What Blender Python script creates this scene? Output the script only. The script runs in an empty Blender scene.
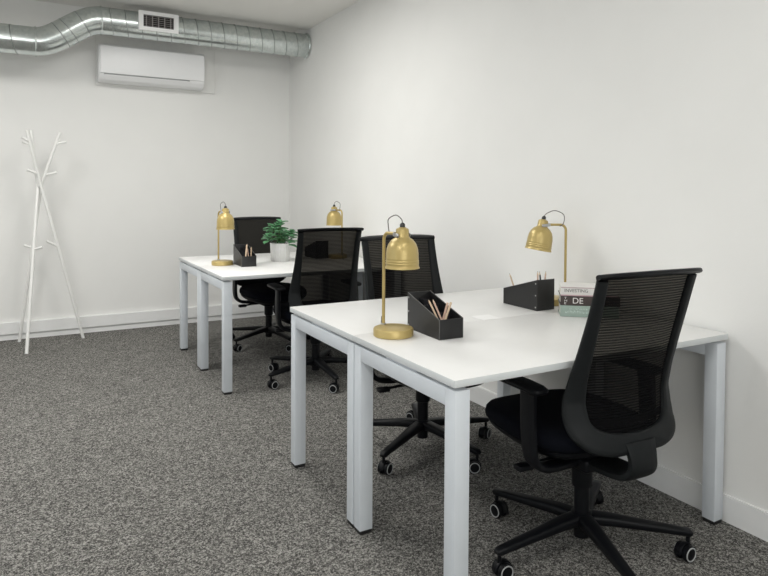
import bpy, bmesh, math, random
from mathutils import Vector, Matrix
random.seed(4)
PI = math.pi
C = bpy.context.scene.collection
S = bpy.context.scene

# ------------------------------------------------------------ camera
RX, BY, CZ, LX, FY = 1.3066, 4.842, 2.817, -3.3, -3.6     # right wall, back wall, ceiling, left wall, front wall
cam = bpy.data.cameras.new('camera'); co = bpy.data.objects.new('camera', cam); C.objects.link(co)
yaw, pit, rol = 0.5253, -0.0264, 0.0065
fw = Vector((math.sin(yaw)*math.cos(pit), math.cos(yaw)*math.cos(pit), math.sin(pit)))
rt = Vector((math.cos(yaw), -math.sin(yaw), 0)); up = rt.cross(fw)
r2 = rt*math.cos(rol) + up*math.sin(rol); u2 = up*math.cos(rol) - rt*math.sin(rol)
M = Matrix((r2, u2, -fw)).transposed().to_4x4(); M.translation = Vector((-1.0661, -1.5147, 1.286))
co.matrix_world = M
cam.sensor_fit = 'HORIZONTAL'; cam.sensor_width = 36; cam.lens = 648.2/768*36
cam.shift_x = -(399.15-384)/768; cam.shift_y = (207.07-288)/768; cam.clip_start = .05
S.camera = co

# ------------------------------------------------------------ world, lights, exposure
w = bpy.data.worlds.new('world'); S.world = w; w.use_nodes = True
w.node_tree.nodes['Background'].inputs[0].default_value = (.75, .85, 1, 1)
w.node_tree.nodes['Background'].inputs[1].default_value = .6
S.view_settings.view_transform = 'Standard'; S.view_settings.look = 'None'
S.view_settings.exposure = 0.07; S.view_settings.gamma = 1; S.view_settings.use_curve_mapping = False

def area(name, loc, rot, sx, sy, power, col):
    l = bpy.data.lights.new(name, 'AREA'); l.shape = 'RECTANGLE'; l.size = sx; l.size_y = sy
    l.energy = power; l.color = col
    o = bpy.data.objects.new(name, l); C.objects.link(o); o.location = loc; o.rotation_euler = rot
    return o
PANELS = [(-.15, 2.6, 22), (-.15, -.9, 5), (-1.75, 2.6, 33), (-1.75, -.9, 20)]
for (px, py, e) in PANELS:
    area('panel_light', (px, py, CZ-.045), (0, 0, 0), .58, 1.18, e, (1, .985, .95))
area('window_light', (LX+.12, .9, 1.55), (0, -PI/2, 0), 1.3, 2.6, 6, (.80, .89, 1))
area('front_fill_light', (-1.2, FY+.12, 1.6), (PI/2, 0, 0), 2.6, 1.4, 40, (1, .99, .95))  # unseen fill added behind the camera to brighten the back wall

# ------------------------------------------------------------ materials
def mat(name, col, rough=.5, metal=0, spec=.5, bump=0, bscale=200, var=0, vscale=20):
    m = bpy.data.materials.new(name); m.use_nodes = True; nt = m.node_tree; b = nt.nodes['Principled BSDF']
    b.inputs['Base Color'].default_value = (*col, 1); b.inputs['Roughness'].default_value = rough
    b.inputs['Metallic'].default_value = metal; b.inputs['Specular IOR Level'].default_value = spec
    tc = nt.nodes.new('ShaderNodeTexCoord')
    if var:
        n = nt.nodes.new('ShaderNodeTexNoise'); n.inputs['Scale'].default_value = vscale; n.inputs['Detail'].default_value = 3
        nt.links.new(tc.outputs['Object'], n.inputs['Vector'])
        r = nt.nodes.new('ShaderNodeValToRGB')
        r.color_ramp.elements[0].color = (*[c*(1-var) for c in col], 1); r.color_ramp.elements[1].color = (*[min(1, c*(1+var)) for c in col], 1)
        r.color_ramp.elements[0].position = .3; r.color_ramp.elements[1].position = .7
        nt.links.new(n.outputs['Fac'], r.inputs['Fac']); nt.links.new(r.outputs['Color'], b.inputs['Base Color'])
    if bump:
        n = nt.nodes.new('ShaderNodeTexNoise'); n.inputs['Scale'].default_value = bscale
        nt.links.new(tc.outputs['Object'], n.inputs['Vector'])
        bp = nt.nodes.new('ShaderNodeBump'); bp.inputs['Strength'].default_value = bump; bp.inputs['Distance'].default_value = .002
        nt.links.new(n.outputs['Fac'], bp.inputs['Height']); nt.links.new(bp.outputs['Normal'], b.inputs['Normal'])
    return m
m_wall = mat('wall_paint', (.83, .83, .812), .85, bump=.15, bscale=120, var=.012, vscale=3)
m_ceil = mat('ceiling_paint', (.80, .79, .76), .9, bump=.1)
m_trim = mat('trim_paint', (.84, .845, .84), .45, var=.01)
m_top = mat('white_laminate', (.82, .82, .81), .36, var=.008)
m_side = mat('desktop_side_grey', (.66, .69, .695), .45, var=.01)  # greyer tone for the upright faces of the desktop
m_steel = mat('white_powder_coat', (.67, .71, .75), .42, var=.01)
m_rack = mat('white_lacquer', (.85, .85, .83), .4, var=.01)
m_foot = mat('black_foot', (.010, .010, .011), .5, var=.2)
m_blk = mat('black_plastic', (.0035, .0040, .0055), .42, spec=.22, var=.1)
m_frame = mat('dark_grey_plastic', (.0085, .0100, .0108), .55, spec=.2, var=.1)
m_seat = mat('black_fabric', (.0035, .0042, .0075), .95, spec=.12, bump=.5, bscale=900, var=.25, vscale=500)
m_ring = mat('pale_ring', (.40, .41, .41), .4, var=.03)
m_chrome = mat('grey_metal', (.5, .5, .5), .3, 1, var=.05)
m_brass = mat('mustard_brass', (.49, .375, .145), .34, .30, var=.03)
m_inner = mat('shade_inside', (.75, .72, .62), .5, var=.02)
m_cord = mat('grey_cord', (.16, .15, .14), .5, var=.1)
m_cap = mat('black_cap', (.02, .02, .02), .4, var=.1)
m_leather = mat('black_leatherette', (.0085, .0085, .009), .38, bump=.5, bscale=400, var=.15, vscale=60)
m_edge = mat('edge_highlight', (.13, .13, .125), .5, var=.1)  # paler tone paints the light caught along the organiser edges
m_felt = mat('dark_lining', (.010, .010, .014), .9, var=.1)
m_wood = mat('pale_wood', (.62, .47, .33), .6, var=.12, vscale=60)
m_lead = mat('graphite', (.05, .05, .05), .4, var=.1)
m_pink = mat('pinkish_wood', (.60, .42, .33), .6, var=.12, vscale=60)
m_pot = mat('white_ceramic', (.74, .74, .73), .5, var=.03)
m_soil = mat('soil', (.035, .025, .018), .95, var=.3, vscale=150)
m_leaf = mat('green_leaf', (.10, .28, .13), .40, var=.3, vscale=25)
m_stem = mat('green_stem', (.07, .16, .05), .6, var=.2)
m_acw = mat('white_shell', (.84, .845, .85), .32, var=.008)
m_acg = mat('grey_gap', (.30, .31, .31), .5, var=.05)
m_board = mat('white_board', (.84, .84, .82), .6, var=.01)
m_vent = mat('white_enamel', (.88, .88, .88), .4, var=.01)
m_slat = mat('grey_slat', (.30, .28, .275), .5, var=.05)
m_void = mat('dark_void', (.008, .007, .007), .9, var=.1)
m_paper = mat('pages', (.80, .77, .70), .85, var=.04, vscale=80)
m_card = mat('bright_card', (.95, .95, .95), .35, var=.004)

def carpet():
    m = bpy.data.materials.new('speckled_carpet'); m.use_nodes = True; nt = m.node_tree; b = nt.nodes['Principled BSDF']
    tc = nt.nodes.new('ShaderNodeTexCoord')
    n = nt.nodes.new('ShaderNodeTexNoise'); n.inputs['Scale'].default_value = 210; n.inputs['Detail'].default_value = 2
    nt.links.new(tc.outputs['Object'], n.inputs['Vector'])
    vals = []
    for sc, wt in ((340, .42), (190, .36), (105, .22)):           # tufts of dark, mid and light yarn, singly and in clusters
        v = nt.nodes.new('ShaderNodeTexVoronoi'); v.inputs['Scale'].default_value = sc
        nt.links.new(tc.outputs['Object'], v.inputs['Vector'])
        sp = nt.nodes.new('ShaderNodeSeparateColor'); nt.links.new(v.outputs['Color'], sp.inputs['Color'])
        ml = nt.nodes.new('ShaderNodeMath'); ml.operation = 'MULTIPLY'; ml.inputs[1].default_value = wt
        nt.links.new(sp.outputs['Red'], ml.inputs[0]); vals.append(ml)
    a1 = nt.nodes.new('ShaderNodeMath'); a1.operation = 'ADD'; nt.links.new(vals[0].outputs[0], a1.inputs[0]); nt.links.new(vals[1].outputs[0], a1.inputs[1])
    a2 = nt.nodes.new('ShaderNodeMath'); a2.operation = 'ADD'; nt.links.new(a1.outputs[0], a2.inputs[0]); nt.links.new(vals[2].outputs[0], a2.inputs[1])
    r = nt.nodes.new('ShaderNodeValToRGB'); e = r.color_ramp.elements
    e[0].position = .24; e[0].color = (.038, .037, .035, 1); e[1].position = .78; e[1].color = (.40, .39, .365, 1)
    k = e.new(.5); k.color = (.128, .125, .117, 1)
    nt.links.new(a2.outputs[0], r.inputs['Fac'])
    n2 = nt.nodes.new('ShaderNodeTexNoise'); n2.inputs['Scale'].default_value = 5; n2.inputs['Detail'].default_value = 4
    nt.links.new(tc.outputs['Object'], n2.inputs['Vector'])
    mr = nt.nodes.new('ShaderNodeMapRange'); mr.inputs['To Min'].default_value = .85; mr.inputs['To Max'].default_value = 1.15
    nt.links.new(n2.outputs['Fac'], mr.inputs['Value'])
    mx = nt.nodes.new('ShaderNodeMix'); mx.data_type = 'RGBA'; mx.blend_type = 'MULTIPLY'; mx.inputs['Factor'].default_value = 1
    nt.links.new(r.outputs['Color'], mx.inputs['A']); nt.links.new(mr.outputs['Result'], mx.inputs['B'])
    nt.links.new(mx.outputs['Result'], b.inputs['Base Color'])
    b.inputs['Roughness'].default_value = .97; b.inputs['Specular IOR Level'].default_value = .1
    bp = nt.nodes.new('ShaderNodeBump'); bp.inputs['Strength'].default_value = .6; bp.inputs['Distance'].default_value = .004
    nt.links.new(n.outputs['Fac'], bp.inputs['Height']); nt.links.new(bp.outputs['Normal'], b.inputs['Normal'])
    return m
m_carpet = carpet()

def mesh_fabric():
    m = bpy.data.materials.new('open_mesh_fabric'); m.use_nodes = True; nt = m.node_tree; b = nt.nodes['Principled BSDF']
    b.inputs['Base Color'].default_value = (.0035, .0035, .004, 1); b.inputs['Roughness'].default_value = .9; b.inputs['Specular IOR Level'].default_value = .06
    tc = nt.nodes.new('ShaderNodeTexCoord')
    wv = nt.nodes.new('ShaderNodeTexWave'); wv.bands_direction = 'Z'; wv.inputs['Scale'].default_value = 36
    wv.inputs['Distortion'].default_value = 2.2; wv.inputs['Detail'].default_value = 2; wv.inputs['Detail Scale'].default_value = .25
    nt.links.new(tc.outputs['Object'], wv.inputs['Vector'])
    mr = nt.nodes.new('ShaderNodeMapRange'); mr.inputs['From Min'].default_value = .25; mr.inputs['From Max'].default_value = .85
    mr.inputs['To Min'].default_value = .018; mr.inputs['To Max'].default_value = .072
    nt.links.new(wv.outputs['Fac'], mr.inputs['Value'])
    tr = nt.nodes.new('ShaderNodeBsdfTransparent'); tr.inputs[0].default_value = (1, .95, .85, 1)
    mx = nt.nodes.new('ShaderNodeMixShader')
    nt.links.new(mr.outputs['Result'], mx.inputs[0]); nt.links.new(b.outputs[0], mx.inputs[1]); nt.links.new(tr.outputs[0], mx.inputs[2])
    nt.links.new(mx.outputs[0], nt.nodes['Material Output'].inputs['Surface'])
    return m
m_mesh = mesh_fabric()

def galv():
    m = bpy.data.materials.new('galvanised_steel'); m.use_nodes = True; nt = m.node_tree; b = nt.nodes['Principled BSDF']
    tc = nt.nodes.new('ShaderNodeTexCoord')
    v = nt.nodes.new('ShaderNodeTexVoronoi'); v.inputs['Scale'].default_value = 45
    nt.links.new(tc.outputs['Object'], v.inputs['Vector'])
    r = nt.nodes.new('ShaderNodeValToRGB'); r.color_ramp.elements[0].color = (.55, .60, .595, 1); r.color_ramp.elements[1].color = (.70, .74, .725, 1)
    nt.links.new(v.outputs['Color'], r.inputs['Fac']); nt.links.new(r.outputs['Color'], b.inputs['Base Color'])
    b.inputs['Metallic'].default_value = .92; b.inputs['Roughness'].default_value = .24
    return m
m_galv = galv()
m_galvseam = mat('steel_seam', (.33, .35, .345), .4, .85, var=.05)

def emit(name, col, st):
    m = bpy.data.materials.new(name); m.use_nodes = True; b = m.node_tree.nodes['Principled BSDF']
    b.inputs['Base Color'].default_value = (*col, 1); b.inputs['Emission Color'].default_value = (*col, 1); b.inputs['Emission Strength'].default_value = st
    return m
m_diff = emit('lit_diffuser', (1, .98, .94), 3.0)

# ------------------------------------------------------------ helpers
def obj(name, bm, m, parent=None, smooth=True, ang=40):
    bmesh.ops.recalc_face_normals(bm, faces=bm.faces)
    me = bpy.data.meshes.new(name); bm.to_mesh(me); bm.free()
    for mm in (m if isinstance(m, (list, tuple)) else [m]): me.materials.append(mm)
    if smooth:
        for p in me.polygons: p.use_smooth = True
        me.set_sharp_from_angle(angle=math.radians(ang))
    o = bpy.data.objects.new(name, me); C.objects.link(o)
    if parent: o.parent = parent
    return o
def tag(o, label, cat, group=None, kind=None):
    o['label'] = label; o['category'] = cat
    if group: o['group'] = group
    if kind: o['kind'] = kind
    return o
def thing(name, label, cat, loc, rotz=0, group=None):
    o = bpy.data.objects.new(name, None); C.objects.link(o); o.empty_display_size = .05
    o.location = loc; o.rotation_euler = (0, 0, rotz); return tag(o, label, cat, group)
def dup(o, parent=None):
    c = o.copy(); C.objects.link(c)
    if parent: c.parent = parent
    for ch in list(o.children): dup(ch, c)
    return c
def dup_thing(o, loc, rotz, label, group=None):
    c = dup(o); c.location = loc; c.rotation_euler = (0, 0, rotz); c['label'] = label
    if group: c['group'] = group
    return c
def struct(name, bm, m, smooth=False):
    o = obj(name, bm, m, smooth=smooth); o['kind'] = 'structure'; return o
def box(bm, x0, x1, y0, y1, z0, z1, bev=0, seg=2):
    b = bmesh.new()
    bmesh.ops.create_cube(b, size=1)
    for v in b.verts: v.co = Vector((x0+(v.co.x+.5)*(x1-x0), y0+(v.co.y+.5)*(y1-y0), z0+(v.co.z+.5)*(z1-z0)))
    if bev: bmesh.ops.bevel(b, geom=list(b.edges), offset=bev, segments=seg, affect='EDGES', profile=.5)
    merge(bm, b); return bm
def merge(bm, b, mtx=None):
    if mtx: bmesh.ops.transform(b, matrix=mtx, verts=b.verts)
    t = bpy.data.meshes.new('t'); b.to_mesh(t); b.free(); bm.from_mesh(t); bpy.data.meshes.remove(t)
def nb(): return bmesh.new()
def lathe(bm, prof, seg=32, mtx=None, cap=True, flute=0, nfl=0):
    b = bmesh.new(); rings = []
    for (r, z) in prof:
        if r < 1e-6: rings.append([b.verts.new((0, 0, z))])
        else: rings.append([b.verts.new(((r+flute*math.cos(nfl*2*PI*i/seg))*math.cos(2*PI*i/seg), (r+flute*math.cos(nfl*2*PI*i/seg))*math.sin(2*PI*i/seg), z)) for i in range(seg)])
    for A, B in zip(rings, rings[1:]):
        for i in range(seg):
            j = (i+1) % seg
            if len(A) == 1 and len(B) == 1: continue
            if len(A) == 1: b.faces.new((A[0], B[i], B[j]))
            elif len(B) == 1: b.faces.new((A[i], A[j], B[0]))
            else: b.faces.new((A[i], A[j], B[j], B[i]))
    if cap:
        for R in (rings[0], rings[-1]):
            if len(R) > 1: b.faces.new(R)
    merge(bm, b, mtx); return bm
def sweep(bm, pts, side, w, t, n=10, p=3.0, caps=True, closed=False):
    """rounded flat bar along pts; side: vector or list; w,t: half width along side / half thickness (number or list)"""
    pts = [Vector(q) for q in pts]; N = len(pts); rings = []
    for i, q in enumerate(pts):
        if closed: a, c = pts[i-1], pts[(i+1) % N]
        else: a, c = pts[max(0, i-1)], pts[min(N-1, i+1)]
        T = (c-a).normalized()
        s = Vector(side[i] if isinstance(side, list) else side); s = (s - T*s.dot(T)).normalized()
        nn = T.cross(s)
        ww = w[i] if isinstance(w, list) else w; tt = t[i] if isinstance(t, list) else t
        R = []
        for k in range(n):
            th = 2*PI*(k+.5)/n; cx, sx = math.cos(th), math.sin(th)
            cx = math.copysign(abs(cx)**(2/p), cx); sx = math.copysign(abs(sx)**(2/p), sx)
            R.append(bm.verts.new(q + s*ww*cx + nn*tt*sx))
        rings.append(R)
    M_ = N if closed else N-1
    for i in range(M_):
        A, B = rings[i], rings[(i+1) % N]
        for k in range(n):
            j = (k+1) % n; bm.faces.new((A[k], A[j], B[j], B[k]))
    if caps and not closed: bm.faces.new(rings[0]); bm.faces.new(rings[-1])
    return bm
def tube(bm, pts, r, n=10, closed=False):
    pts = [Vector(q) for q in pts]; N = len(pts); rings = []; s = None
    for i, q in enumerate(pts):
        a, c = (pts[i-1], pts[(i+1) % N]) if closed else (pts[max(0, i-1)], pts[min(N-1, i+1)])
        T = (c-a).normalized()
        if s is None: s = T.orthogonal().normalized()
        s = (s - T*s.dot(T)).normalized(); nn = T.cross(s); rr = r[i] if isinstance(r, list) else r
        rings.append([bm.verts.new(q+(s*math.cos(2*PI*k/n)+nn*math.sin(2*PI*k/n))*rr) for k in range(n)])
    for i in range(N if closed else N-1):
        A, B = rings[i], rings[(i+1) % N]
        for k in range(n):
            j = (k+1) % n; bm.faces.new((A[k], A[j], B[j], B[k]))
    if not closed: bm.faces.new(rings[0]); bm.faces.new(rings[-1])
    return bm
def crom(P, k=6):
    P = [Vector(p) for p in P]; out = []
    for i in range(len(P)-1):
        p0, p1, p2, p3 = P[max(0, i-1)], P[i], P[i+1], P[min(len(P)-1, i+2)]
        for j in range(k):
            t = j/k
            out.append(.5*((2*p1)+(p2-p0)*t+(2*p0-5*p1+4*p2-p3)*t*t+(3*p1-p0-3*p2+p3)*t**3))
    out.append(P[-1]); return out
def interp(tab, x):
    if x <= tab[0][0]: return tab[0][1]
    for (a, va), (b, vb) in zip(tab, tab[1:]):
        if x <= b: t = (x-a)/(b-a); return va+(vb-va)*t
    return tab[-1][1]

# ------------------------------------------------------------ the room
T_ = .12
struct('floor', box(nb(), LX-T_, RX+T_, FY-T_, BY+T_, -.1, 0), m_carpet)
struct('wall_right', box(nb(), RX, RX+T_, FY-T_, BY+T_, 0, 3.1), m_wall)
struct('wall_back', box(nb(), LX-T_, RX, BY, BY+T_, 0, 3.1), m_wall)
b = nb(); box(b, LX-T_, -2.5, FY-T_, FY, 0, 3.1); box(b, .1, RX, FY-T_, FY, 0, 3.1); box(b, -2.5, .1, FY-T_, FY, 0, .9); box(b, -2.5, .1, FY-T_, FY, 2.3, 3.1)
struct('wall_front', b, m_wall)
b = nb()
for (x0, x1, z0, z1) in ((-2.5, .1, .9, .95), (-2.5, .1, 2.25, 2.3), (-2.5, -2.45, .95, 2.25), (.05, .1, .95, 2.25), (-1.225, -1.175, .95, 2.25)):
    box(b, x0, x1, FY-.08, FY-.03, z0, z1)
struct('fill_window', b, m_trim)  # unseen window frame added to go with the front fill light
b = nb()                                                     # left wall with a window opening
box(b, LX-T_, LX, FY, BY, 0, .9); box(b, LX-T_, LX, FY, BY, 2.2, 3.1)
box(b, LX-T_, LX, FY, -.4, .9, 2.2); box(b, LX-T_, LX, 2.2, BY, .9, 2.2)
struct('wall_left', b, m_wall)
b = nb()
for (y0, y1, z0, z1) in ((-.4, 2.2, .9, .95), (-.4, 2.2, 2.15, 2.2), (-.4, -.35, .95, 2.15), (2.15, 2.2, .95, 2.15), (.875, .925, .95, 2.15)):
    box(b, LX-.08, LX-.03, y0, y1, z0, z1)
struct('window_1', b, m_trim)
box_c = nb(); box(box_c, LX-T_, RX, FY-T_, 4.37, CZ, 2.98)
struct('ceiling', box_c, m_ceil)
struct('ceiling_recess', box(nb(), LX-T_, RX, 4.37, BY, 2.875, 2.98), m_ceil)
# baseboards
b = nb(); box(b, RX-.014, RX, FY, BY-.03, 0, .10); box(b, RX-.011, RX, FY, BY-.03, .10, .106, .002)
struct('baseboard_right', b, m_trim)
b = nb(); box(b, LX, RX, BY-.016, BY, 0, .042); box(b, LX, RX, BY-.030, BY, .050, .150, .003); box(b, LX, RX, BY-.012, BY, .042, .050)
struct('baseboard_back', b, m_trim)
struct('baseboard_left', box(nb(), LX, LX+.014, FY, BY-.03, 0, .105), m_trim)
struct('baseboard_front', box(nb(), LX+.014, RX-.014, FY, FY+.014, 0, .105), m_trim)

# ceiling light panels (out of view)
cl = thing('ceiling_light', 'oblong flush ceiling light panel above the gap between the desks', 'ceiling light', (PANELS[0][0], PANELS[0][1], CZ-.035), 0, 'ceiling light panels')
b = nb()
for (x0, x1, y0, y1) in ((-.31, .31, -.61, -.59), (-.31, .31, .59, .61), (-.31, -.29, -.59, .59), (.29, .31, -.59, .59)): box(b, x0, x1, y0, y1, 0, .035)
obj('frame', b, m_vent, cl, False)
obj('diffuser', box(nb(), -.29, .29, -.59, .59, .01, .03), m_diff, cl, False)
for (px, py, e), lb in zip(PANELS[1:], ('oblong flush ceiling light panel above the front desks', 'oblong flush ceiling light panel over the open floor by the left wall', 'oblong flush ceiling light panel nearest the front left corner')):
    dup_thing(cl, (px, py, CZ-.035), 0, lb)

# ------------------------------------------------------------ duct with grille
DY, DR = 4.37, .110
duct = thing('ventilation_duct', 'galvanised round spiral duct running under the ceiling along the back wall', 'duct', (RX, DY, 2.665))
duct_o = Vector((RX, DY, 2.665))
def dz(x):
    if x >= -.50: return 2.665
    if x <= -.98: return 2.437
    t = (x+.98)/.48; return 2.437 + (2.665-2.437)*t*t*(3-2*t)
xs = [RX-.003]
while xs[-1] > -3.2: xs.append(xs[-1]-.03)
path = [Vector((x, DY, dz(x)))-duct_o for x in xs]
obj('duct_body', tube(nb(), path, DR, 48), m_galv, duct)
def ring(bm, x, tilt, rad=DR+.001, tr=.0032, n=40):
    dzx = (dz(x+.01)-dz(x-.01))/.02; T = Vector((1, 0, dzx)).normalized(); Nn = Vector((-T.z, 0, T.x)); Y = Vector((0, 1, 0))
    c = Vector((x, DY, dz(x)))-duct_o
    pts = [c + Y*math.cos(a)*rad + Nn*math.sin(a)*rad + T*tilt*math.cos(a+.8) for a in [2*PI*k/n for k in range(n)]]
    tube(bm, pts, tr, 6, True)
seams = []; x = RX-.12
while x > -.46: seams.append((x, .022)); x -= .115
x = -1.12
while x > -1.9: seams.append((x, .03)); x -= .115
seams += [(-.64, .010), (-.74, .012), (-.80, .008)]
for x, tl in seams:
    b = nb(); ring(b, x, tl); obj('spiral_seam', b, m_galvseam, duct)
for x, rr, tr in ((-.505, .003, .006), (-.975, .003, .006), (RX-.012, .003, .007)):
    b = nb(); ring(b, x, 0, DR+rr, tr); obj('joint_collar', b, m_galv, duct)
# grille
g = obj('air_grille', nb(), m_vent, duct)
gx0, gx1, gz0, gz1, gy = -.232, .087, 2.602, 2.760, 4.236
b = nb(); mx_, mz_ = .038, .030
for (x0, x1, z0, z1) in ((gx0, gx1, gz0, gz0+mz_), (gx0, gx1, gz1-mz_, gz1), (gx0, gx0+mx_, gz0+mz_, gz1-mz_), (gx1-mx_, gx1, gz0+mz_, gz1-mz_)):
    box(b, x0, x1, gy, gy+.012, z0, z1)
box(b, gx0+.012, gx1-.012, gy+.012, gy+.060, gz0+.012, gz0+.02); box(b, gx0+.012, gx1-.012, gy+.012, gy+.060, gz1-.02, gz1-.012)
box(b, gx0+.012, gx0+.02, gy+.012, gy+.06, gz0+.012, gz1-.012); box(b, gx1-.02, gx1-.012, gy+.012, gy+.06, gz0+.012, gz1-.012)
bmesh.ops.translate(b, vec=-duct_o, verts=b.verts)
b.to_mesh(g.data); b.free(); g['label'] = 'white rectangular air grille'
b = nb(); box(b, gx0+mx_, gx1-mx_, gy+.017, gy+.020, gz0+mz_, gz1-mz_); bmesh.ops.translate(b, vec=-duct_o, verts=b.verts)
obj('dark_opening', b, m_void, g, False)
b = nb()
for k in range(6):
    z = gz0+mz_+(gz1-gz0-2*mz_)*(k+.5)/6; box(b, gx0+mx_, gx1-mx_, gy+.004, gy+.010, z-.0013, z+.0013)
for k in range(5):
    x = gx0+mx_+(gx1-gx0-2*mx_)*(k+.5)/5; box(b, x-.004, x+.004, gy+.010, gy+.014, gz0+mz_, gz1-mz_)
bmesh.ops.translate(b, vec=-duct_o, verts=b.verts)
obj('louvre', b, m_slat, g, False)

# ------------------------------------------------------------ air conditioner
ac = thing('air_conditioner', 'white wall-mounted split air conditioner under the duct', 'air conditioner', (-.045, BY-.0205, 2.212))
def ac_profile(y0f, sc=1.0):
    # (y,z) closed profile from the wall forwards; local y negative = into the room
    return [(0, .01), (0, .330), (-.10, .330), (-.160, .322), (-.180, .30), (-.184, .12), (-.176, .07), (-.150, .03), (-.115, .008), (-.06, 0)]
def extr(bm, prof, x0, x1):
    A = [bm.verts.new((x0, y, z)) for y, z in prof]; B = [bm.verts.new((x1, y, z)) for y, z in prof]; n = len(prof)
    for i in range(n):
        j = (i+1) % n; bm.faces.new((A[i], A[j], B[j], B[i]))
    bm.faces.new(A); bm.faces.new(B)
b = nb(); prof = ac_profile(0); extr(b, prof, -.452, .448)
bmesh.ops.bevel(b, geom=[e for e in b.edges if abs(abs(e.verts[0].co.x)-.45) < .01 and abs(abs(e.verts[1].co.x)-.45) < .01], offset=.008, segments=2, affect='EDGES')
obj('housing', b, m_acw, ac, ang=30)
fp = [(-.172, .322), (-.190, .305), (-.193, .28), (-.193, .12), (-.187, .072), (-.178, .070), (-.184, .12), (-.184, .30), (-.17, .318)]
b = nb(); extr(b, fp, -.438, .436); obj('front_panel', b, m_acw, ac, ang=30)
b = nb(); extr(b, [(-.1795, .062), (-.168, .046), (-.142, .020), (-.138, .024), (-.162, .050), (-.172, .063)], -.40, .30); obj('air_flap', b, m_acw, ac, ang=30)
b = nb(); box(b, -.41, .31, -.1815, -.170, .061, .069); obj('air_slot', b, m_acg, ac, False)
bd = obj('backing_board', box(nb(), -.505, .540, BY-.020, BY-.0005, 2.203, 2.66, .002), m_board)
tag(bd, 'thin white board fixed to the back wall behind the air conditioner', 'board')

# ------------------------------------------------------------ desks
BL, BD, TH, H, LW = 1.2848, 1.3322, .0231, .74, .0533
HD = BD/2; GT = H-TH-.012
def make_desk(label):
    # origin: near left corner on the floor; x to the right wall, y away
    t = thing('office_desk', label, 'desk', (0, 0, 0), 0, 'white office desks')
    dt = obj('desktop', box(nb(), 0, BL, .0006, HD-.0006, H-TH, H, .0015), [m_top, m_side], t, ang=30)
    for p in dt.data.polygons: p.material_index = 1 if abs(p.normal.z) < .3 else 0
    e = .0055
    for x0 in (e, BL-e-LW):
        fr = obj('end_rail', box(nb(), x0, x0+LW, .005+LW, HD-.003-LW, GT-LW, GT, .002), m_steel, t, ang=30)
        for y0 in (.005, HD-.003-LW):
            l = obj('leg', box(nb(), x0, x0+LW, y0, y0+LW, .014, GT, .002), m_steel, t, ang=30)
            obj('foot', box(nb(), x0+.002, x0+LW-.002, y0+.002, y0+LW-.002, 0, .014, .002), m_foot, l, ang=30)
    obj('crossbeam', box(nb(), e+LW, BL-e-LW, HD/2-.02, HD/2+.02, GT-.035, GT, .002), m_steel, t, ang=30)
    b = nb()
    for x in (.03, .25, BL-.25, BL-.03):
        box(b, x-.015, x+.015, HD/2-.1, HD/2+.1, GT, H-TH)
    box(b, .03, BL-.03, HD/2-.015, HD/2+.015, GT, H-TH)
    obj('mounting_spacer', b, m_steel, t, False)
    return t
BS = 2.4917
d0 = make_desk('white desk nearest the camera with the bulky black chair tucked under it')
dup_thing(d0, (0, HD, 0), 0, 'white desk of the front pair on its far side, a chair behind it')
dup_thing(d0, (0, BS, 0), 0, 'white desk of the back pair on its near side')
dup_thing(d0, (0, BS+HD, 0), 0, 'white desk furthest back, nearest the wall with the air conditioner')

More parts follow.
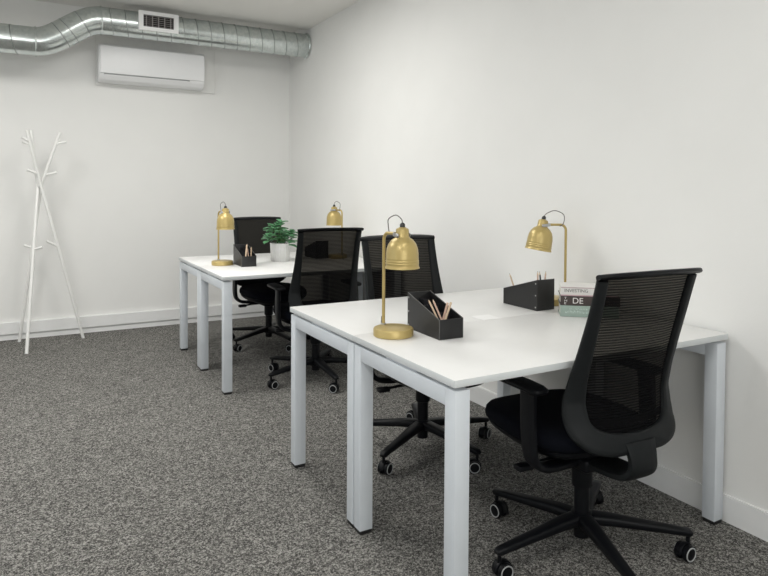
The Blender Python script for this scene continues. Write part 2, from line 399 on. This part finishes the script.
# ------------------------------------------------------------ task chair (faces +y)
yb = [(.44, -.258), (.50, -.246), (.56, -.234), (.62, -.230), (.70, -.238), (.80, -.258), (.90, -.280), (.97, -.296), (1.03, -.310)]
kb = [(.44, .02), (.52, .062), (.62, .070), (.75, .055), (.9, .038), (1.03, .028)]
def by_(x, z): return interp(yb, z) + interp(kb, z)*(abs(x)/.23)**2.2
def make_chair(label):
    t = thing('office_chair', label, 'office chair', (0, 0, 0), 0, 'black mesh office chairs')
    # back frame
    outer = [(.214, 1.024), (.214, .97), (.216, .86), (.221, .76), (.229, .67), (.237, .60), (.238, .558), (.228, .515), (.198, .480), (.150, .461), (.095, .453), (0, .451)]
    inner = [(.180, 1.008), (.177, .96), (.174, .86), (.173, .76), (.173, .67), (.171, .61), (.166, .573), (.157, .545), (.133, .525), (.100, .516), (.060, .513), (0, .512)]
    O = crom([(x, 0, z) for x, z in outer], 5); I = crom([(x, 0, z) for x, z in inner], 5)
    O = O + [Vector((-p.x, 0, p.z)) for p in reversed(O[:-1])]; I = I + [Vector((-p.x, 0, p.z)) for p in reversed(I[:-1])]
    mid, side, ww, tt = [], [], [], []
    for o, i in zip(O, I):
        o = Vector((o.x, by_(o.x, o.z), o.z)); i = Vector((i.x, by_(i.x, i.z), i.z))
        mid.append((o+i)/2); side.append(o-i); ww.append((o-i).length/2); tt.append(.011+.004*max(0, min(1, (.6-o.z)/.1)))
    obj('back_frame', sweep(nb(), mid, side, ww, tt, 12, 3.5), m_frame, t, ang=50)
    # top bar with a lip running backwards
    P = []
    for k in range(25):
        x = -.220+.440*k/24; P.append((x, by_(x, 1.025)-.008, 1.027+.005*(1-(x/.22)**2)))
    sd = [(0, -1, .35)]*25
    obj('top_bar', sweep(nb(), P, [Vector(s) for s in sd], [.026-.012*abs((k-12)/12)**8 for k in range(25)], [.0085]*25, 10, 3), m_blk, t, ang=50)
    # mesh
    b = nb(); half = crom([(x, 0, z) for x, z in inner], 5); rows = []
    for p in half:
        xi = p.x+.006 if p.x > .02 else p.x
        if p.x < .03: continue
        rows.append([b.verts.new((xi*(2*k/16-1), by_(xi*(2*k/16-1), p.z)+.004, p.z)) for k in range(17)])
    rows.insert(0, [b.verts.new((.188*(2*k/16-1), by_(.188*(2*k/16-1), 1.026)-.004, 1.028)) for k in range(17)])
    for A, B in zip(rows, rows[1:]):
        for k in range(16): b.faces.new((A[k], A[k+1], B[k+1], B[k]))
    obj('mesh_back', b, m_mesh, t)
    # lumbar crossbar behind the mesh bottom, spine
    P = [(x*.16/4, by_(x*.16/4, .545)+.012, .545) for x in range(-4, 5)]
    obj('lumbar_bar', sweep(nb(), P, (0, 0, 1), .012, .006, 8), m_blk, t)
    P = crom([(0, -.254, .485), (0, -.270, .440), (0, -.268, .395), (0, -.220, .366), (0, -.10, .356), (0, .02, .362)], 5)
    n = len(P); obj('spine', sweep(nb(), P, (1, 0, 0), [.067 - .012*math.sin(PI*min(1, i/(n*.5)))*.8 for i in range(n)], [.016]*n, 12, 3.5), m_frame, t, ang=50)
    # seat
    def plan(s, m_=48, ex=3.2, ycut=0):
        out = []
        for k in range(m_):
            a = 2*PI*k/m_; c, d = math.cos(a), math.sin(a)
            x = .250*math.copysign(abs(c)**(2/ex), c); y = .276*math.copysign(abs(d)**(2/ex), d)
            x *= 1-.08*max(0, y/.25)
            out.append((x*s, y*s+.112))
        return out
    def loft(levels, name, m_):
        b = nb(); R = []
        for s, z in levels:
            R.append([b.verts.new((x, y, z + (-.014*max(0, (y-.19)/.15)**2 if z > .425 else .0) + .010*max(0, (-y-.1)/.1))) for x, y in plan(s)])
        for A, B in zip(R, R[1:]):
            for k in range(48): b.faces.new((A[k], A[(k+1) % 48], B[(k+1) % 48], B[k]))
        b.faces.new(R[0]); b.faces.new(R[-1])
        return obj(name, b, m_, t, ang=60)
    loft([(.955, .422), (.99, .434), (1.0, .450), (.985, .468), (.94, .480), (.8, .485), (.4, .487)], 'seat_cushion', m_seat)
    loft([(.45, .372), (.70, .376), (.86, .392), (.95, .410), (.965, .422)], 'seat_shell', m_blk)
    # mechanism
    mech = obj('tilt_mechanism', box(nb(), -.075, .075, -.10, .11, .325, .373, .012, 3), m_blk, t)
    for s in (-1, 1):
        b = nb(); tube(b, [(s*.07, .06 if s > 0 else .02, .350), (s*.17, .06 if s > 0 else .02, .348), (s*.235, .06 if s > 0 else .02, .343)], [.007, .007, .007], 8)
        box(b, min(s*.215, s*.275), max(s*.215, s*.275), (.06 if s > 0 else .02)-.020, (.06 if s > 0 else .02)+.020, .332, .352, .006)
        obj('lever', b, m_blk, mech)
    # armrests
    for s in (-1, 1):
        P = crom([(s*.272, -.035, .622), (s*.275, -.040, .52), (s*.272, -.045, .43), (s*.255, -.045, .383), (s*.20, -.04, .355), (s*.06, -.03, .350)], 6)
        n = len(P)
        a = obj('armrest', sweep(nb(), P, (0, 1, 0), [.038-.009*i/n for i in range(n)], [.013]*n, 12, 3.5), m_blk, t, ang=50)
        P = [(s*.268, y, .634+.003*math.sin((y+.13)*12)) for y in [-.105, -.098, -.07, -.01, .07, .135, .165, .172]]
        obj('arm_pad', sweep(nb(), P, (1, 0, 0), [.018, .028, .036, .038, .038, .035, .026, .014], [.006, .011, .013, .013, .013, .013, .010, .005], 14, 3), m_blk, a)
    # gas lift
    b = nb(); lathe(b, [(.016, .20), (.016, .34)], 20); obj('gas_lift', b, m_cap, t)
    b = nb(); lathe(b, [(.020, .052), (.027, .056), (.027, .235), (.034, .238), (.036, .245), (.036, .32), (.026, .326)], 24); obj('lift_cover', b, m_blk, t)
    # star base
    b = nb(); lathe(b, [(.030, .088), (.046, .094), (.050, .108), (.047, .130), (.036, .142), (.028, .145)], 28)
    hub = obj('base_hub', b, m_blk, t)
    for k in range(5):
        a = k*2*PI/5; d = Vector((math.cos(a), math.sin(a), 0)); s = Vector((-d.y, d.x, 0))
        P = [d*r + Vector((0, 0, z)) for r, z in ((.03, .122), (.10, .120), (.21, .109), (.325, .098), (.369, .093), (.378, .091))]
        leg = obj('base_leg', sweep(nb(), P, s, [.030, .027, .022, .018, .0165, .011], [.020, .018, .015, .0125, .011, .006], 12, 4), m_blk, t, ang=50)
        cc = d*.364
        b = nb(); lathe(b, [(.007, .045), (.007, .088)], 12, Matrix.Translation(cc))
        ca = [2.2, .5, 3.9, 5.3, 1.2][k]; ax = Vector((math.cos(ca), math.sin(ca), 0)); ax2 = Vector((-ax.y, ax.x, 0))
        w0 = cc + ax2*.014 + Vector((0, 0, .0285))
        rot = Matrix((ax2, Vector((0, 0, 1)), ax)).transposed().to_4x4()
        # hood arc over the wheels
        hood = [w0 + ax2*math.cos(h)*.031 + Vector((0, 0, math.sin(h)*.031)) for h in [(-.1+PI*1.05*i/10) for i in range(11)]]
        sweep(b, hood, ax, .009, .003, 8)
        cst = obj('caster', b, m_blk, t, ang=50)
        for q in (-1, 1):
            b = nb(); mt = Matrix.Translation(w0 + ax*q*.017) @ rot
            lathe(b, [(.0, -.0085), (.024, -.0085), (.0285, -.0065), (.0285, .0065), (.024, .0085), (0, .0085)], 28, mt)
            wh = obj('wheel', b, m_blk, cst)
            wh.parent = cst
            b = nb(); mt = Matrix.Translation(w0 + ax*q*.0255) @ rot
            ringp = [mt @ Vector((.0225*math.cos(2*PI*i/28), .0225*math.sin(2*PI*i/28), 0)) for i in range(28)]
            tube(b, ringp, .0024, 6, True)
            obj('wheel_ring', b, m_ring, cst)['label'] = 'pale grey ring'
    return t
def place(c, x, y, rot, base_rot):
    c.location = (x, y, 0); c.rotation_euler = (0, 0, rot)
    for ch in c.children:
        if ch.name.split('.')[0] in ('base_hub', 'base_leg', 'caster'): ch.rotation_euler = (0, 0, base_rot-rot)
c1 = make_chair('large black mesh office chair in front, seen from behind at right')
c2 = dup_thing(c1, (0, 0, 0), 0, 'black mesh office chair facing the camera behind the front desk lamp')
c3 = dup_thing(c1, (0, 0, 0), 0, 'black mesh office chair between the two desk pairs, seen from behind beside the potted plant')
c4 = dup_thing(c1, (0, 0, 0), 0, 'black mesh office chair furthest back, facing the camera behind the small lamp and plant')
R_ = math.radians
place(c1, .652, .135, R_(-3), R_(-37.5))
place(c2, .648, 1.195, R_(176), R_(-7))
place(c3, .652, 2.573, R_(-4), R_(-20))
place(c4, .700, 3.695, R_(182), R_(-8))

# ------------------------------------------------------------ desk lamps (arm points along +x; origin base centre)
def make_lamp(label, tilt=0):
    t = thing('desk_lamp', label, 'desk lamp', (0, 0, H), 0, 'mustard metal desk lamps')
    b = nb(); lathe(b, [(0, 0), (.072, 0), (.0755, .003), (.0755, .026), (.073, .030), (.069, .0315), (0, .0315)], 48); obj('base', b, m_brass, t, ang=35)
    P = [(-.064, 0, .030)]+[(-.064, 0, .1+.05*k) for k in range(5)]+[(-.064, 0, .355)]
    P += [(-.064+.028*(1-math.cos(a)), 0, .355+.028*math.sin(a)) for a in [PI/2*k/6 for k in range(1, 7)]] + [(.0, 0, .383), (.022, 0, .383)]
    obj('pole', tube(nb(), P, .0062, 14), m_brass, t)
    b = nb(); lathe(b, [(.010, 0), (.010, .005), (.0065, .007)], 16, Matrix.Translation((-.064, 0, .0305))); obj('pole_collar', b, m_chrome, t)
    pv = Vector((.052, 0, .383))
    e = bpy.data.objects.new('t', None)
    rot = Matrix.Translation(pv) @ Matrix.Rotation(tilt, 4, 'Y') @ Matrix.Translation(-pv)
    # U bracket round the neck
    b = nb()
    Pb = [(.052+.012, -.026, .378), (.052-.010, -.027, .381), (.022, -.020, .383), (.018, 0, .383), (.022, .020, .383), (.052-.010, .027, .381), (.052+.012, .026, .378)]
    sweep(b, crom(Pb, 4), (0, 0, 1), .007, .0016, 8)
    for s in (-1, 1):
        lathe(b, [(.008, 0), (.008, .004), (.005, .007)], 14, Matrix.Translation((.056, s*.025, .380)) @ Matrix.Rotation(-s*PI/2, 4, 'X'))
    obj('bracket', b, m_chrome, t)
    b = nb()
    outp = [(.0645, -.124), (.0635, -.120), (.0615, -.116), (.0612, -.108), (.0625, -.106), (.0612, -.103), (.0608, -.099), (.062, -.097), (.0606, -.094), (.0600, -.090), (.061, -.088), (.0600, -.085), (.0598, -.070), (.0575, -.052), (.051, -.034), (.040, -.020), (.028, -.012), (.0245, -.008), (.0240, .016), (.0225, .021), (.0160, .0235), (.013, .026), (0, .027)]
    inp = [(0, -.012), (.02, -.016), (.044, -.034), (.054, -.055), (.0575, -.085), (.0585, -.114), (.0625, -.124)]
    lathe(b, inp+outp, 44, rot @ Matrix.Translation((.052, 0, .383)), cap=False)
    obj('lamp_shade', b, m_brass, t, ang=50)
    b = nb(); lathe(b, [(0, 0), (.010, 0), (.010, .010), (.006, .016), (0, .018)], 16, rot @ Matrix.Translation((.052, 0, .409))); obj('cord_cap', b, m_cap, t)
    b = nb(); lathe(b, [(0, -.07), (.012, -.066), (.020, -.052), (.018, -.036), (.012, -.022), (.012, -.010)], 20, rot @ Matrix.Translation((.052, 0, .383)), cap=False); obj('bulb', b, m_inner, t)
    c0 = rot @ Vector((.052, 0, .426))
    P = crom([c0, c0+Vector((-.014, .004, .014)), c0+Vector((-.050, .006, .026)), (-.045, .008, .436), (-.052, .011, .412), (-.045, .011, .386), (-.030, .008, .376)], 5)
    obj('cord', tube(nb(), P, .0021, 7), m_cord, t)
    b = nb(); tube(b, crom([(-.070, .0, .033), (-.086, .008, .055), (-.096, .014, .050), (-.101, .016, .020), (-.103, .016, .004), (-.12, .02, .003)], 5), .002, 7)
    obj('cord', b, m_cord, t)
    return t
L1 = make_lamp('mustard desk lamp with a bell shade on the front desk beside the nearer black organiser')
L1.location = (.131, .588, H); L1.rotation_euler = (0, 0, R_(-83))
dup_thing(L1, (.165, 3.135, H), R_(-80), 'small mustard desk lamp on the left end of the back desks, before the black chair')
L3 = make_lamp('mustard desk lamp with tilted shade by the wall on the front desks, behind the books', R_(-10))
L3.location = (1.148, .820, H); L3.rotation_euler = (0, 0, R_(156))
L4 = dup_thing(L1, (1.10, 3.20, H), R_(98), 'mustard desk lamp by the right wall on the back desks, seen above the mesh chair')

# ------------------------------------------------------------ organisers (tall end at +y, low end at y=0, x 0..w)
OW, OL, OLO, OHI = .104, .238, .074, .142
def make_org(label):
    t = thing('desk_organiser', label, 'desk organiser', (0, 0, H), 0, 'black slanted desk organisers')
    k = .004; ys = OL-.012
    b = nb()
    def prism(x0, x1, prof):
        A = [b.verts.new((x0, y, z)) for y, z in prof]; B = [b.verts.new((x1, y, z)) for y, z in prof]; n = len(prof)
        for i in range(n): j = (i+1) % n; b.faces.new((A[i], A[j], B[j], B[i]))
        b.faces.new(A); b.faces.new(B)
    side = [(0, .001), (OL, .001), (OL, OHI), (ys, OHI-.004), (0, OLO)]
    prism(0, k, side); prism(OW-k, OW, side)
    obj('body', b, m_leather, t, ang=25)
    b = nb(); box(b, k, OW-k, 0, k, .001, OLO, .0006); box(b, k, OW-k, OL-k, OL, .001, OHI, .0006); box(b, k, OW-k, k, OL-k, .001, .005)
    obj('end_panel', b, m_leather, t, ang=30)
    obj('divider', box(nb(), k, OW-k, .085, .088, .005, OLO+.010), m_felt, t, False); obj('divider', box(nb(), k, OW-k, .165, .168, .005, OLO+.026), m_felt, t, False)
    obj('divider', box(nb(), OW/2-.0015, OW/2+.0015, .168, OL-k, .005, OHI-.025), m_felt, t, False)
    for x in (.001, OW-.001):
        obj('stitch_highlight', tube(nb(), [(x, 0, .003), (x, -.0004, OLO), (x, ys, OHI-.0035), (x, OL, OHI+.0004)], .0011, 6), m_edge, t)  # thin pale line stands in for a highlight on the stitched edge
    b = nb()
    for x in (-.0005, OW+.0005):
        for y in (OL-.010,):
            for z in (.016, .070, .124):
                lathe(b, [(0, -.0018), (.0035, -.0012), (.0035, .0012), (0, .0018)], 12, Matrix.Translation((x, y, z)) @ Matrix.Rotation(PI/2, 4, 'Y'))
    obj('rivet', b, m_chrome, t)
    return t
o1 = make_org('black slanted desk organiser with pencils beside the nearest lamp on the front desk')
o1.location = (.236, .436, H); o1.rotation_euler = (0, 0, R_(-2))
o2 = dup_thing(o1, (.949+.098, .938, H), R_(180), 'black slanted desk organiser beside the books on the front desks')
o3 = dup_thing(o1, (.248, 2.938, H), R_(-2), 'black slanted desk organiser by the small lamp and potted plant on the back desks')
o4 = dup_thing(o1, (1.018, 3.43, H), R_(180), 'black slanted desk organiser on the back desks, seen through the chair mesh')

def pencil(root, p, d, ln, label, r=.0036, m_=m_wood, grp=None, sharp=True):
    """p: local base point in the organiser, d: direction"""
    M_ = Matrix.Translation(root.location) @ Matrix.Rotation(root.rotation_euler.z, 4, 'Z')
    p = M_ @ Vector(p); d = (M_.to_3x3() @ Vector(d)).normalized()
    t = thing('pencil', label, 'pencil', p, 0, grp); t.rotation_mode = 'QUATERNION'; t.rotation_quaternion = d.to_track_quat('Z', 'Y')
    b = nb(); lathe(b, [(r*.9, 0), (r, .003), (r, ln-.018)] if sharp else [(r*.9, 0), (r, .003), (r, ln)], 6); obj('shaft', b, m_, t, ang=25)
    if sharp:
        b = nb(); lathe(b, [(r, ln-.018), (r*.35, ln-.006)], 8); obj('sharpened_end', b, m_wood, t)
        b = nb(); lathe(b, [(r*.35, ln-.006), (0, ln)], 8, cap=False); obj('tip', b, m_lead, t)
    return t
g1 = 'pencils in the front organiser'
for p, d, ln, lb, mm in (
    ((.036, .014, .010), (-.16, .75, 1), .158, 'pale pencil leaning furthest left in the front organiser', m_wood),
    ((.048, .014, .010), (-.14, .68, 1), .154, 'pale pencil leaning left, just right of its twin in the front organiser', m_pink),
    ((.030, .040, .012), (.44, .06, 1), .125, 'thick wooden pencil leaning right in the front organiser', m_wood),
    ((.036, .056, .012), (.38, .10, 1), .118, 'pinkish pencil leaning right behind the thick one in the front organiser', m_pink),
    ((.048, .066, .012), (.32, .08, 1), .108, 'short pencil furthest right in the front organiser', m_wood)):
    pencil(o1, p, d, ln, lb, .0045 if 'thick' in lb else .0036, mm, g1, 'thick' not in lb)
g2 = 'pencils in the organiser beside the books'
for p, d, ln, lb, mm in (
    ((.050, .050, .010), (0, -.55, 1), .150, 'pale pencil leaning out of the low end of the organiser beside the books', m_wood),
    ((.026, .192, .010), (.10, -.05, 1), .165, 'dark pencil upright in the organiser beside the books, left of two', m_lead),
    ((.040, .205, .010), (-.16, -.06, 1), .168, 'pinkish pencil in the middle of the organiser beside the books', m_pink),
    ((.078, .215, .010), (.05, .03, 1), .172, 'slim pencil nearest the tall end of the organiser beside the books', m_pink)):
    pencil(o2, p, d, ln, lb, .0038, mm, g2)
g3 = 'pencils in the organiser by the plant'
for p, d, ln, lb, mm in (
    ((.030, .030, .010), (.20, .36, 1), .150, 'thick pale stick leaning right in the organiser by the plant', m_wood),
    ((.065, .036, .010), (-.05, .34, 1), .130, 'pinkish pencil in the middle of the organiser by the plant', m_pink),
    ((.074, .034, .010), (.10, .30, 1), .135, 'slim pale pencil furthest right in the organiser by the plant', m_wood)):
    pencil(o3, p, d, ln, lb, .0058 if 'thick' in lb else .0036, mm, g3, 'thick' not in lb)

# ------------------------------------------------------------ potted plant
pt = thing('potted_plant', 'small bushy green plant in a white ribbed pot on the back desks', 'potted plant', (.620, 3.19, H))
b = nb(); lathe(b, [(0, 0), (.066, 0), (.069, .003), (.075, .132), (.076, .138), (.072, .138), (.070, .126), (0, .126)], 96, flute=.0020, nfl=24); obj('pot', b, m_pot, pt, ang=60)
b = nb(); lathe(b, [(.068, .1265), (.05, .131), (0, .133)], 32, cap=False); obj('soil', b, m_soil, pt)
def leafmesh(bm, base, d, upv, L, W):
    d = d.normalized(); s = d.cross(upv).normalized(); n = s.cross(d).normalized(); rows = []
    for i, (u, wd) in enumerate(((0, .10), (.15, .55), (.35, .92), (.55, 1), (.75, .82), (.9, .48), (1, .06))):
        c = base + d*L*u - n*L*.28*u*u + n*.0
        rows.append([bm.verts.new(c + s*W*wd*k*.5 + n*W*.16*abs(k)) for k in (-1, -.5, 0, .5, 1)])
    for A, B in zip(rows, rows[1:]):
        for k in range(4): bm.faces.new((A[k], A[k+1], B[k+1], B[k]))
random.seed(11)
leaves = []; bs = nb()
for k in range(32):
    a = random.uniform(0, 2*PI); rr = random.uniform(.0, .118); zt = random.uniform(.165, .300) - rr*.6
    root = Vector((random.uniform(-.03, .03), random.uniform(-.03, .03), .130)); tip = Vector((math.cos(a)*rr, math.sin(a)*rr, max(.150, zt)))
    mid_ = (root+tip)/2 + Vector((0, 0, .02)); P = crom([root, mid_, tip], 4); tube(bs, P, .0018, 6)
    for q in range(3):
        aa = a + random.uniform(-1.5, 1.5) if rr > .04 else random.uniform(0, 2*PI)
        leaves.append((tip - Vector((0, 0, .012*q)), Vector((math.cos(aa), math.sin(aa), random.uniform(.0, .75))), random.uniform(.052, .078), random.uniform(.038, .052)))
obj('stem', bs, m_stem, pt)
for (bse, d, L, W) in leaves:
    b = nb(); leafmesh(b, bse, d, Vector((0, 0, 1)), L, W); o = obj('leaf', b, m_leaf, pt, ang=180)
    sm = o.modifiers.new('thick', 'SOLIDIFY'); sm.thickness = .0012

# ------------------------------------------------------------ books
BA = math.atan2(-.107, .127)      # spine direction
def text(parent, s, size, loc, m_, ext=.0003, rot=0, sx=1):
    cu = bpy.data.curves.new('text', 'FONT'); cu.body = s; cu.size = size; cu.extrude = ext; cu.align_x = 'LEFT'; cu.align_y = 'CENTER'
    tmp = bpy.data.objects.new('text', cu); C.objects.link(tmp)
    dg = bpy.context.evaluated_depsgraph_get(); me = bpy.data.meshes.new_from_object(tmp.evaluated_get(dg))
    bpy.data.objects.remove(tmp); bpy.data.curves.remove(cu)
    b = nb(); b.from_mesh(me); bpy.data.meshes.remove(me)
    # font plane xy -> spine plane xz, facing -y
    bmesh.ops.transform(b, matrix=Matrix.Translation(loc) @ Matrix.Rotation(PI/2, 4, 'X') @ Matrix.Rotation(rot, 4, 'Z') @ Matrix.Diagonal((sx, 1, 1, 1)), verts=b.verts)
    return obj('spine_lettering', b, m_, parent, False)
def make_book(label, z, th, ln, dp, m_cover, dx=0, dy=0, da=0):
    t = thing('book', label, 'book', (.955, .566, z), BA+da, 'books stacked on the front desk')
    b = nb()
    c = .0025
    box(b, dx, dx+ln, dy, dy+dp, 0, c, .0006); box(b, dx, dx+ln, dy, dy+dp, th-c, th, .0006); box(b, dx, dx+ln, dy-.001, dy+c, 0, th, .0008)
    obj('cover', b, m_cover, t, ang=30)
    obj('page_block', box(nb(), dx+.004, dx+ln-.004, dy+c, dy+dp-.004, c, th-c), m_paper, t, False)
    return t
mc = dict(g=mat('sage_cover', (.36, .46, .41), .5, var=.05), d=mat('brown_black_cover', (.055, .040, .038), .45, var=.1), w=mat('white_cover', (.74, .73, .71), .5, var=.02),
          p=mat('mauve_cover', (.46, .34, .36), .5, var=.1), wt=mat('white_ink', (.85, .84, .82), .5, var=.01), gt=mat('pale_ink', (.62, .72, .68), .5, var=.01), dk=mat('grey_ink', (.12, .115, .115), .5, var=.02), pk=mat('pink_stripe', (.55, .36, .40), .5, var=.03))
zz = H+.0005
bk = make_book('sage green book at the bottom of the stack beside the organiser', zz, .048, .245, .15, mc['g'])
random.seed(3)
for z0, hgt, x0, x1 in ((.030, .009, .040, .115), (.015, .013, .022, .125)):      # pale lettering too small to read: broken strokes
    b = nb(); x = x0
    while x < x1:
        wd = random.uniform(.0022, .0055); hh = hgt*random.uniform(.5, 1)
        box(b, x, x+.0014, -.0014, -.0009, z0, z0+hh); box(b, x, x+wd, -.0014, -.0009, z0+random.choice((0, hh*.5, hh-.0015)), z0+hh*.5+.0008)
        x += wd+.0022
    obj('spine_lettering', b, mc['gt'], bk, False)
zz += .0485
bk = make_book('dark brown book with large white letters in the stack', zz, .041, .250, .15, mc['d'], 0, 0, 0)
text(bk, 'DE', .036, (.050, -.0014, .020), mc['wt'], sx=1.05); 
for i, ch in enumerate('THE'): text(bk, ch, .0125, (.016, -.0014, .0315-.0115*i), mc['wt'], sx=1.5)
zz += .0415
bk = make_book('white book with grey lettering, topmost of the stack beside the organiser', zz, .039, .240, .148, mc['w'], .002, .001)
text(bk, 'INVESTING', .0200, (.016, -.0008, .0225), mc['dk'], sx=1.02)
b = nb(); box(b, .002, .242, -.0012, -.0002, .0005, .0045); obj('spine_stripe', b, mc['pk'], bk, False)
b = nb(); box(b, .002, .242, -.0012, -.0002, .0345, .0375); obj('spine_stripe', b, mc['p'], bk, False)
# white card on the desk
cd = obj('paper_card', box(nb(), -.045, .045, -.047, .047, 0, .0012), m_card, None, False); cd.location = (.652, .697, H+.0003); cd.rotation_euler = (0, 0, R_(-2))
tag(cd, 'small bright white square card lying flat in the middle of the front desks', 'card')

# ------------------------------------------------------------ coat rack
ck = thing('coat_rack', 'white tripod coat rack with short pegs standing by the back wall', 'coat rack', (-.93, 4.53, 0))
o_ = Vector((-.93, 4.53, 0))
J = Vector((-.952, 4.55, 1.305))
poles = [((-1.105, 4.72, .0), (-.803, 4.50, 1.742)), ((-1.055, 4.235, .0), (-1.010, 4.58, 1.755)), ((-.632, 4.617, .0), (-1.040, 4.45, 1.742))]
offs = [Vector((.012, .016, 0)), Vector((-.012, .012, 0)), Vector((.006, -.014, .01))]
for (f_, tp), of in zip(poles, offs):
    f_, tp = Vector(f_), Vector(tp); j = J+of
    P = [f_, f_+(j-f_)*.5, j-(j-f_).normalized()*.04, j, j+(tp-j).normalized()*.04, tp]
    P = [P[0], P[1]]+crom(P[2:5], 3)+[P[5]]
    pl = obj('pole', tube(nb(), [p-o_ for p in P], .0125, 14), m_rack, ck)
pegs = [((.33, 0), -1, 1.66, 1), ((.0, 0), 1, 1.66, 0), ((0, 0), -1, 1.40, 1), ((0, 0), 1, 1.385, 0)]
def on(pole, z):
    f_, tp = Vector(poles[pole][0]), Vector(poles[pole][1]); j = J+offs[pole]
    if z < j.z: return f_+(j-f_)*(z/j.z)
    return j+(tp-j)*((z-j.z)/(tp.z-j.z))
for pole, z, d in ((0, 1.645, (.075, -.02, .020)), (0, 1.39, (.085, -.02, .022)), (1, 1.63, (-.075, -.02, .026)), (2, 1.655, (-.055, -.02, .030)), (2, 1.40, (-.075, -.02, .030)), (1, .79, (.065, -.03, .020)), (2, .80, (-.085, -.03, .048)), (0, .79, (-.06, .02, .02))):
    p = on(pole, z)-o_; b = nb(); tube(b, [p, p+Vector(d)], .0095, 10); obj('peg', b, m_rack, ck)
b = nb(); lathe(b, [(.018, -.014), (.021, -.010), (.021, .010), (.018, .014)], 20, Matrix.Translation(J-o_+Vector((.003, .005, 0)))); obj('joint', b, m_rack, ck)
